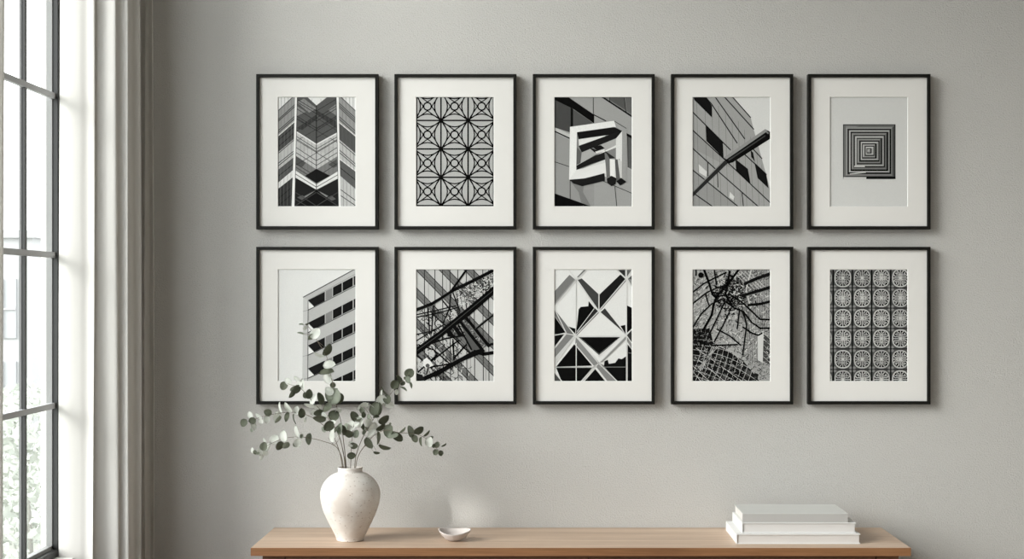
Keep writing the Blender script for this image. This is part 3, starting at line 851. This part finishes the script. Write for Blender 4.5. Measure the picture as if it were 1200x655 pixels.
# ---------------------------------------------------------------- vase
VX, VY = -0.5958, -0.261
def vase_mat():
    m = mat('speckled stoneware', rgb(226, 221, 215), 0.55, spec=0.35)
    N, L, b = nodes(m)
    v = N.new('ShaderNodeTexVoronoi'); v.inputs['Scale'].default_value = 95
    tc = N.new('ShaderNodeTexCoord'); L.new(tc.outputs['Object'], v.inputs['Vector'])
    r = ramp(m, v.outputs['Distance'], [(0.0, (0, 0, 0, 1)), (0.24, (1, 1, 1, 1))])
    n = noise(m, 26, 3)
    g = ramp(m, n.outputs[0], [(0.44, (1, 1, 1, 1)), (0.52, (0, 0, 0, 1))])
    mx = N.new('ShaderNodeMath'); mx.operation = 'MAXIMUM'
    L.new(r.outputs[0], mx.inputs[0]); L.new(g.outputs[0], mx.inputs[1])
    c = N.new('ShaderNodeMix'); c.data_type = 'RGBA'
    c.inputs[6].default_value = rgb(136, 114, 94)
    n2 = noise(m, 9, 5)
    base = ramp(m, n2.outputs[0], [(0.38, rgb(204, 194, 186)), (0.62, rgb(228, 225, 221))])
    L.new(base.outputs[0], c.inputs[7])
    L.new(mx.outputs[0], c.inputs[0]); L.new(c.outputs[2], b.inputs['Base Color'])
    h = noise(m, 1, 3, vec_scale=(10, 10, 260))
    bump(m, h.outputs[0], 0.5, 0.0016)
    return m
m_vase = vase_mat()
u = 0.0004
prof = [(100, 628), (105, 624), (107, 612), (115, 590), (137, 545), (160, 497), (182, 450), (203, 400), (218, 352), (227, 305), (229, 270), (226, 235),
        (216, 200), (200, 168), (180, 142), (155, 118), (128, 100), (104, 90), (95, 84), (92, 76), (92, 66), (95, 56), (95, 50), (92, 47), (87, 48), (84, 54), (82, 66), (86, 84),
        (120, 108), (170, 150), (205, 215), (210, 300), (180, 400), (120, 560), (96, 600)]
bm = bmesh.new()
pp = catmull([Vector((r, 0, cy)) for r, cy in prof], 3)
lathe(bm, [(p.x * u, SZ + 0.0006 + (628 - p.z) * u * 0.963) for p in pp], VX, VY, 96)
for v_ in bm.verts:     # hand-thrown: not quite round
    a = math.atan2(v_.co.y - VY, v_.co.x - VX); k = 1 + 0.006 * math.sin(2 * a + 1 + v_.co.z * 20) + .003 * math.sin(5 * a + v_.co.z * 50)
    v_.co.x = VX + (v_.co.x - VX) * k; v_.co.y = VY + (v_.co.y - VY) * k
o = obj('vase', bm, m_vase, smooth=True)
tag(o, 'off-white speckled ceramic vase holding eucalyptus on the sideboard', 'vase')

# ---------------------------------------------------------------- bowl
m_bowl = mat('rough grey clay', rgb(206, 198, 194), 0.75, spec=0.2)
nb = noise(m_bowl, 60, 4); bump(m_bowl, nb.outputs[0], 0.5, 0.002)
BX, BY = -0.2757, -0.268
bm = bmesh.new(); seg = 64
def brow(fr, zf, inner):
    row = []
    for k in range(seg):
        a = 2 * math.pi * k / seg
        rim = 0.0315 + 0.0035 * math.cos(2 * a) - 0.0018 * math.sin(a + .2) * -1 + 0.0022 * math.sin(a - .3)
        R = 0.0485 * (1 + .05 * math.cos(2 * a + .4) + .02 * math.cos(3 * a)) - (0.0035 if inner else 0)
        z = zf * (rim - (0.0008 if inner else 0)) + ((0.0045 if inner else 0) * (1 - zf))
        row.append(bm.verts.new((BX + R * fr * math.cos(a), BY + R * fr * math.sin(a), SZ + .0005 + z)))
    return row
rows = [brow(f, z, False) for f, z in ((.36, 0), (.40, .02), (.56, .18), (.74, .42), (.88, .68), (.96, .88), (1, 1))]
rows += [brow(f, z, True) for f, z in ((1, 1), (.95, .86), (.86, .64), (.70, .38), (.5, .16), (.28, .04), (.08, 0))]
for a, b in zip(rows, rows[1:]):
    for k in range(seg): bm.faces.new((a[k], a[(k + 1) % seg], b[(k + 1) % seg], b[k]))
bm.faces.new(rows[0][::-1]); bm.faces.new(rows[-1])
o = obj('bowl', bm, m_bowl, smooth=True)
tag(o, 'small uneven grey clay bowl beside the vase on the sideboard', 'bowl')

# ---------------------------------------------------------------- books
m_cover = mat('white book cloth', rgb(226, 225, 224), 0.6)
m_pages = mat('page edges', rgb(210, 206, 203), 0.85)
npg = noise(m_pages, 1, 2, vec_scale=(3, 3, 1500)); bump(m_pages, npg.outputs[0], 0.5, 0.0006)
m_gspine = mat('shaded grey spine', rgb(178, 176, 174), 0.85)  # spine darker than the covers: the front's weaker light put into colour
m_grey = mat('pale grey book cloth', rgb(206, 206, 203), 0.75)
def book(x0, x1, y0, y1, z0, z1, label, spine, mc, cv=0.0028):
    t = thing('book', label, 'book', ((x0 + x1) / 2, (y0 + y1) / 2, z0), 'pale books stacked on the sideboard')
    z0 += 0.0002
    obj('back_cover', new_box(x0, x1, y0, y1, z0, z0 + cv, bev=.0006), mc, t)
    obj('front_cover', new_box(x0, x1, y0, y1, z1 - cv, z1, bev=.0006), mc, t)
    ov = 0.0035
    if spine == 'left':
        obj('spine', new_box(x0, x0 + cv, y0, y1, z0 + cv * .5, z1 - cv * .5, bev=.0006), mc, t)
        obj('page_block', new_box(x0 + cv, x1 - ov, y0 + ov, y1 - ov, z0 + cv, z1 - cv), m_pages, t)
    else:
        obj('spine', new_box(x0, x1, y0, y0 + cv, z0 + cv * .5, z1 - cv * .5, bev=.0006), m_gspine, t)
        obj('page_block', new_box(x0 + ov, x1 - ov, y0 + cv, y1 - ov, z0 + cv, z1 - cv), m_pages, t)
book(.5797, .9545, -.335, -.066, SZ, SZ + .0305, 'wide white book at the bottom of the stack of three', 'left', m_cover)
book(.599, .9450, -.316, -.080, SZ + .0305, SZ + .0620, 'white book in the middle of the stack of three', 'left', m_cover)
book(.601, .9210, -.314, -.105, SZ + .0620, SZ + .0895, 'pale grey book on top of the stack, spine to the front', 'front', m_grey, .002)

# ---------------------------------------------------------------- eucalyptus
def leaf_mat(name, c0, c1, tr):
    m = bpy.data.materials.new(name); m.use_nodes = True
    t = m.node_tree; N = t.nodes; L = t.links; b = N['Principled BSDF']; o = N['Material Output']
    b.inputs['Roughness'].default_value = 0.6; b.inputs['Specular IOR Level'].default_value = 0.3
    n = noise(m, 45, 3); r = ramp(m, n.outputs[0], [(0.3, c0), (0.7, c1)])
    L.new(r.outputs[0], b.inputs['Base Color'])
    tl = N.new('ShaderNodeBsdfTranslucent'); L.new(r.outputs[0], tl.inputs[0])
    mx = N.new('ShaderNodeMixShader'); mx.inputs[0].default_value = tr
    L.new(b.outputs[0], mx.inputs[1]); L.new(tl.outputs[0], mx.inputs[2]); L.new(mx.outputs[0], o.inputs[0])
    return m
m_leaf = {'d': leaf_mat('shaded olive green leaf', rgb(104, 109, 92), rgb(122, 127, 110), .12),
          'm': leaf_mat('half-lit grey green leaf', rgb(152, 159, 144), rgb(176, 182, 168), .2),
          'p': leaf_mat('lit silver green leaf', rgb(230, 233, 227), rgb(243, 244, 240), .35)}  # light on the leaves put into colour: shaded, half-lit, lit, plus some own variation
m_stem = mat('eucalyptus stem', rgb(108, 98, 84), 0.6)
PX = 4.739 / F          # metres per photo pixel at the vase

def make_leaf(center, L_, W_, th, tone, base, yaw, parent, rd):
    """a rounded leaf with a shallow cup and a midrib, tied to its stem point by a petiole"""
    tw = max(W_, 0.84 * L_); roll = math.acos(max(.12, min(1, W_ / tw)))
    roll = -roll if yaw < 0 else roll
    if abs(roll) < .25: roll = .22 * (1 if yaw > 0 else -1)
    ax = Vector((math.cos(th), 0, math.sin(th)))
    tip = ax; 
    if base is not None and (center - base).dot(ax) < 0: tip = -ax
    side = Vector((0, -1, 0)).cross(tip).normalized()
    q = Matrix.Rotation(roll, 3, tip)
    sd_ = q @ side; nr = q @ Vector((0, -1, 0))
    pit = rd.uniform(-.25, .25); q2 = Matrix.Rotation(pit, 3, sd_); tp = q2 @ tip; nr = q2 @ nr
    bm = bmesh.new(); NU, NV = 10, 7
    grid = []
    for i in range(NU + 1):
        s = i / NU
        hw = tw / 2 * (math.sin(math.pi * (s ** .88)) ** .52) * (1.0 if 0 < i < NU else 0.02)
        row = []
        for j in range(NV):
            v = (j / (NV - 1)) * 2 - 1
            cup = (abs(v) ** 1.6) * .10 * tw + .05 * L_ * math.sin(math.pi * s) - .10 * L_ * s * s
            p = center + tp * ((s - .5) * L_) + sd_ * (v * hw) + nr * (cup + .0008)
            row.append(bm.verts.new(p))
        grid.append(row)
    for a, b in zip(grid, grid[1:]):
        for j in range(NV - 1):
            bm.faces.new((a[j], a[j + 1], b[j + 1], b[j]))
    bmesh.ops.solidify(bm, geom=list(bm.faces), thickness=0.0004)
    if base is not None:
        foot = center - tp * (L_ * .49)
        mid = (foot + base) / 2 + Vector((0, 0, .001))
        tube(bm, [base, mid, foot, center - tp * (L_ * .1)], .0006, .0003, 5)
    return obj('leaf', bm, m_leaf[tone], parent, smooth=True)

def branch(label, stem, depth, leaves, seed, r0=.0013, twigs=()):
    """stem: photo points; depth: metres towards the room at each end; leaves: (x, y, length, width, tilt in degrees or None, tone)"""
    rd = random.Random(seed)
    n = len(stem); y0 = VY
    pts = []
    for i, (x, y) in enumerate(stem):
        f = i / (n - 1)
        D = 5 + y0 + (0.0 if i == 0 else depth * f) + depth * .1 * math.sin(3 * f)
        pts.append(W(x, y, D))
    # the cut end stands inside the vase
    inside = pts[0].copy(); inside.z = SZ + .06; inside.x = VX + (pts[0].x - VX) * .2 + rd.uniform(-.01, .01); inside.y = VY + rd.uniform(-.01, .01)
    p0 = pts[0]
    neck = Vector((max(VX - .026, min(VX + .026, p0.x)), VY + (p0.y - VY) * .3 + rd.uniform(-.015, .015), SZ + .224))
    path = catmull([inside, neck] + pts[1:], 7)
    root = thing('eucalyptus_branch', label, 'branch', (neck.x, neck.y, neck.z), 'eucalyptus branches in the vase')
    bm = bmesh.new(); tube(bm, path, r0, .0006, 8)
    for tw_ in twigs:
        tp = [W(x, y, 5 + VY + depth * .6) for x, y in tw_]
        near = min(path, key=lambda q: (q.x - tp[0].x) ** 2 + (q.z - tp[0].z) ** 2); tp[0] = near
        path2 = catmull(tp, 4) if len(tp) > 2 else tp
        tube(bm, path2, .0008, .0005, 6)
    obj('stem', bm, m_stem, root, smooth=True)
    for k, (x, y, L_, W_, tilt, tone) in enumerate(leaves):
        # nearest point of the stem, seen from the front
        c0 = W(x, y, 5 + VY)
        cand = path[8:]
        near = min(cand, key=lambda q: (q.x - c0.x) ** 2 + (q.z - c0.z) ** 2)
        off = rd.uniform(-.012, .012)
        D = 5 + near.y + off
        c = W(x, y, D)
        if tilt is None:
            v = c - near; th = math.atan2(v.z, v.x) if v.length > .004 else rd.uniform(0, 3)
        else: th = math.radians(tilt)
        yaw = -1 if tone == 'p' else (1 if rd.random() < .7 else -1)
        make_leaf(c, L_ * PX, W_ * PX, th, tone, near, yaw, root, rd)

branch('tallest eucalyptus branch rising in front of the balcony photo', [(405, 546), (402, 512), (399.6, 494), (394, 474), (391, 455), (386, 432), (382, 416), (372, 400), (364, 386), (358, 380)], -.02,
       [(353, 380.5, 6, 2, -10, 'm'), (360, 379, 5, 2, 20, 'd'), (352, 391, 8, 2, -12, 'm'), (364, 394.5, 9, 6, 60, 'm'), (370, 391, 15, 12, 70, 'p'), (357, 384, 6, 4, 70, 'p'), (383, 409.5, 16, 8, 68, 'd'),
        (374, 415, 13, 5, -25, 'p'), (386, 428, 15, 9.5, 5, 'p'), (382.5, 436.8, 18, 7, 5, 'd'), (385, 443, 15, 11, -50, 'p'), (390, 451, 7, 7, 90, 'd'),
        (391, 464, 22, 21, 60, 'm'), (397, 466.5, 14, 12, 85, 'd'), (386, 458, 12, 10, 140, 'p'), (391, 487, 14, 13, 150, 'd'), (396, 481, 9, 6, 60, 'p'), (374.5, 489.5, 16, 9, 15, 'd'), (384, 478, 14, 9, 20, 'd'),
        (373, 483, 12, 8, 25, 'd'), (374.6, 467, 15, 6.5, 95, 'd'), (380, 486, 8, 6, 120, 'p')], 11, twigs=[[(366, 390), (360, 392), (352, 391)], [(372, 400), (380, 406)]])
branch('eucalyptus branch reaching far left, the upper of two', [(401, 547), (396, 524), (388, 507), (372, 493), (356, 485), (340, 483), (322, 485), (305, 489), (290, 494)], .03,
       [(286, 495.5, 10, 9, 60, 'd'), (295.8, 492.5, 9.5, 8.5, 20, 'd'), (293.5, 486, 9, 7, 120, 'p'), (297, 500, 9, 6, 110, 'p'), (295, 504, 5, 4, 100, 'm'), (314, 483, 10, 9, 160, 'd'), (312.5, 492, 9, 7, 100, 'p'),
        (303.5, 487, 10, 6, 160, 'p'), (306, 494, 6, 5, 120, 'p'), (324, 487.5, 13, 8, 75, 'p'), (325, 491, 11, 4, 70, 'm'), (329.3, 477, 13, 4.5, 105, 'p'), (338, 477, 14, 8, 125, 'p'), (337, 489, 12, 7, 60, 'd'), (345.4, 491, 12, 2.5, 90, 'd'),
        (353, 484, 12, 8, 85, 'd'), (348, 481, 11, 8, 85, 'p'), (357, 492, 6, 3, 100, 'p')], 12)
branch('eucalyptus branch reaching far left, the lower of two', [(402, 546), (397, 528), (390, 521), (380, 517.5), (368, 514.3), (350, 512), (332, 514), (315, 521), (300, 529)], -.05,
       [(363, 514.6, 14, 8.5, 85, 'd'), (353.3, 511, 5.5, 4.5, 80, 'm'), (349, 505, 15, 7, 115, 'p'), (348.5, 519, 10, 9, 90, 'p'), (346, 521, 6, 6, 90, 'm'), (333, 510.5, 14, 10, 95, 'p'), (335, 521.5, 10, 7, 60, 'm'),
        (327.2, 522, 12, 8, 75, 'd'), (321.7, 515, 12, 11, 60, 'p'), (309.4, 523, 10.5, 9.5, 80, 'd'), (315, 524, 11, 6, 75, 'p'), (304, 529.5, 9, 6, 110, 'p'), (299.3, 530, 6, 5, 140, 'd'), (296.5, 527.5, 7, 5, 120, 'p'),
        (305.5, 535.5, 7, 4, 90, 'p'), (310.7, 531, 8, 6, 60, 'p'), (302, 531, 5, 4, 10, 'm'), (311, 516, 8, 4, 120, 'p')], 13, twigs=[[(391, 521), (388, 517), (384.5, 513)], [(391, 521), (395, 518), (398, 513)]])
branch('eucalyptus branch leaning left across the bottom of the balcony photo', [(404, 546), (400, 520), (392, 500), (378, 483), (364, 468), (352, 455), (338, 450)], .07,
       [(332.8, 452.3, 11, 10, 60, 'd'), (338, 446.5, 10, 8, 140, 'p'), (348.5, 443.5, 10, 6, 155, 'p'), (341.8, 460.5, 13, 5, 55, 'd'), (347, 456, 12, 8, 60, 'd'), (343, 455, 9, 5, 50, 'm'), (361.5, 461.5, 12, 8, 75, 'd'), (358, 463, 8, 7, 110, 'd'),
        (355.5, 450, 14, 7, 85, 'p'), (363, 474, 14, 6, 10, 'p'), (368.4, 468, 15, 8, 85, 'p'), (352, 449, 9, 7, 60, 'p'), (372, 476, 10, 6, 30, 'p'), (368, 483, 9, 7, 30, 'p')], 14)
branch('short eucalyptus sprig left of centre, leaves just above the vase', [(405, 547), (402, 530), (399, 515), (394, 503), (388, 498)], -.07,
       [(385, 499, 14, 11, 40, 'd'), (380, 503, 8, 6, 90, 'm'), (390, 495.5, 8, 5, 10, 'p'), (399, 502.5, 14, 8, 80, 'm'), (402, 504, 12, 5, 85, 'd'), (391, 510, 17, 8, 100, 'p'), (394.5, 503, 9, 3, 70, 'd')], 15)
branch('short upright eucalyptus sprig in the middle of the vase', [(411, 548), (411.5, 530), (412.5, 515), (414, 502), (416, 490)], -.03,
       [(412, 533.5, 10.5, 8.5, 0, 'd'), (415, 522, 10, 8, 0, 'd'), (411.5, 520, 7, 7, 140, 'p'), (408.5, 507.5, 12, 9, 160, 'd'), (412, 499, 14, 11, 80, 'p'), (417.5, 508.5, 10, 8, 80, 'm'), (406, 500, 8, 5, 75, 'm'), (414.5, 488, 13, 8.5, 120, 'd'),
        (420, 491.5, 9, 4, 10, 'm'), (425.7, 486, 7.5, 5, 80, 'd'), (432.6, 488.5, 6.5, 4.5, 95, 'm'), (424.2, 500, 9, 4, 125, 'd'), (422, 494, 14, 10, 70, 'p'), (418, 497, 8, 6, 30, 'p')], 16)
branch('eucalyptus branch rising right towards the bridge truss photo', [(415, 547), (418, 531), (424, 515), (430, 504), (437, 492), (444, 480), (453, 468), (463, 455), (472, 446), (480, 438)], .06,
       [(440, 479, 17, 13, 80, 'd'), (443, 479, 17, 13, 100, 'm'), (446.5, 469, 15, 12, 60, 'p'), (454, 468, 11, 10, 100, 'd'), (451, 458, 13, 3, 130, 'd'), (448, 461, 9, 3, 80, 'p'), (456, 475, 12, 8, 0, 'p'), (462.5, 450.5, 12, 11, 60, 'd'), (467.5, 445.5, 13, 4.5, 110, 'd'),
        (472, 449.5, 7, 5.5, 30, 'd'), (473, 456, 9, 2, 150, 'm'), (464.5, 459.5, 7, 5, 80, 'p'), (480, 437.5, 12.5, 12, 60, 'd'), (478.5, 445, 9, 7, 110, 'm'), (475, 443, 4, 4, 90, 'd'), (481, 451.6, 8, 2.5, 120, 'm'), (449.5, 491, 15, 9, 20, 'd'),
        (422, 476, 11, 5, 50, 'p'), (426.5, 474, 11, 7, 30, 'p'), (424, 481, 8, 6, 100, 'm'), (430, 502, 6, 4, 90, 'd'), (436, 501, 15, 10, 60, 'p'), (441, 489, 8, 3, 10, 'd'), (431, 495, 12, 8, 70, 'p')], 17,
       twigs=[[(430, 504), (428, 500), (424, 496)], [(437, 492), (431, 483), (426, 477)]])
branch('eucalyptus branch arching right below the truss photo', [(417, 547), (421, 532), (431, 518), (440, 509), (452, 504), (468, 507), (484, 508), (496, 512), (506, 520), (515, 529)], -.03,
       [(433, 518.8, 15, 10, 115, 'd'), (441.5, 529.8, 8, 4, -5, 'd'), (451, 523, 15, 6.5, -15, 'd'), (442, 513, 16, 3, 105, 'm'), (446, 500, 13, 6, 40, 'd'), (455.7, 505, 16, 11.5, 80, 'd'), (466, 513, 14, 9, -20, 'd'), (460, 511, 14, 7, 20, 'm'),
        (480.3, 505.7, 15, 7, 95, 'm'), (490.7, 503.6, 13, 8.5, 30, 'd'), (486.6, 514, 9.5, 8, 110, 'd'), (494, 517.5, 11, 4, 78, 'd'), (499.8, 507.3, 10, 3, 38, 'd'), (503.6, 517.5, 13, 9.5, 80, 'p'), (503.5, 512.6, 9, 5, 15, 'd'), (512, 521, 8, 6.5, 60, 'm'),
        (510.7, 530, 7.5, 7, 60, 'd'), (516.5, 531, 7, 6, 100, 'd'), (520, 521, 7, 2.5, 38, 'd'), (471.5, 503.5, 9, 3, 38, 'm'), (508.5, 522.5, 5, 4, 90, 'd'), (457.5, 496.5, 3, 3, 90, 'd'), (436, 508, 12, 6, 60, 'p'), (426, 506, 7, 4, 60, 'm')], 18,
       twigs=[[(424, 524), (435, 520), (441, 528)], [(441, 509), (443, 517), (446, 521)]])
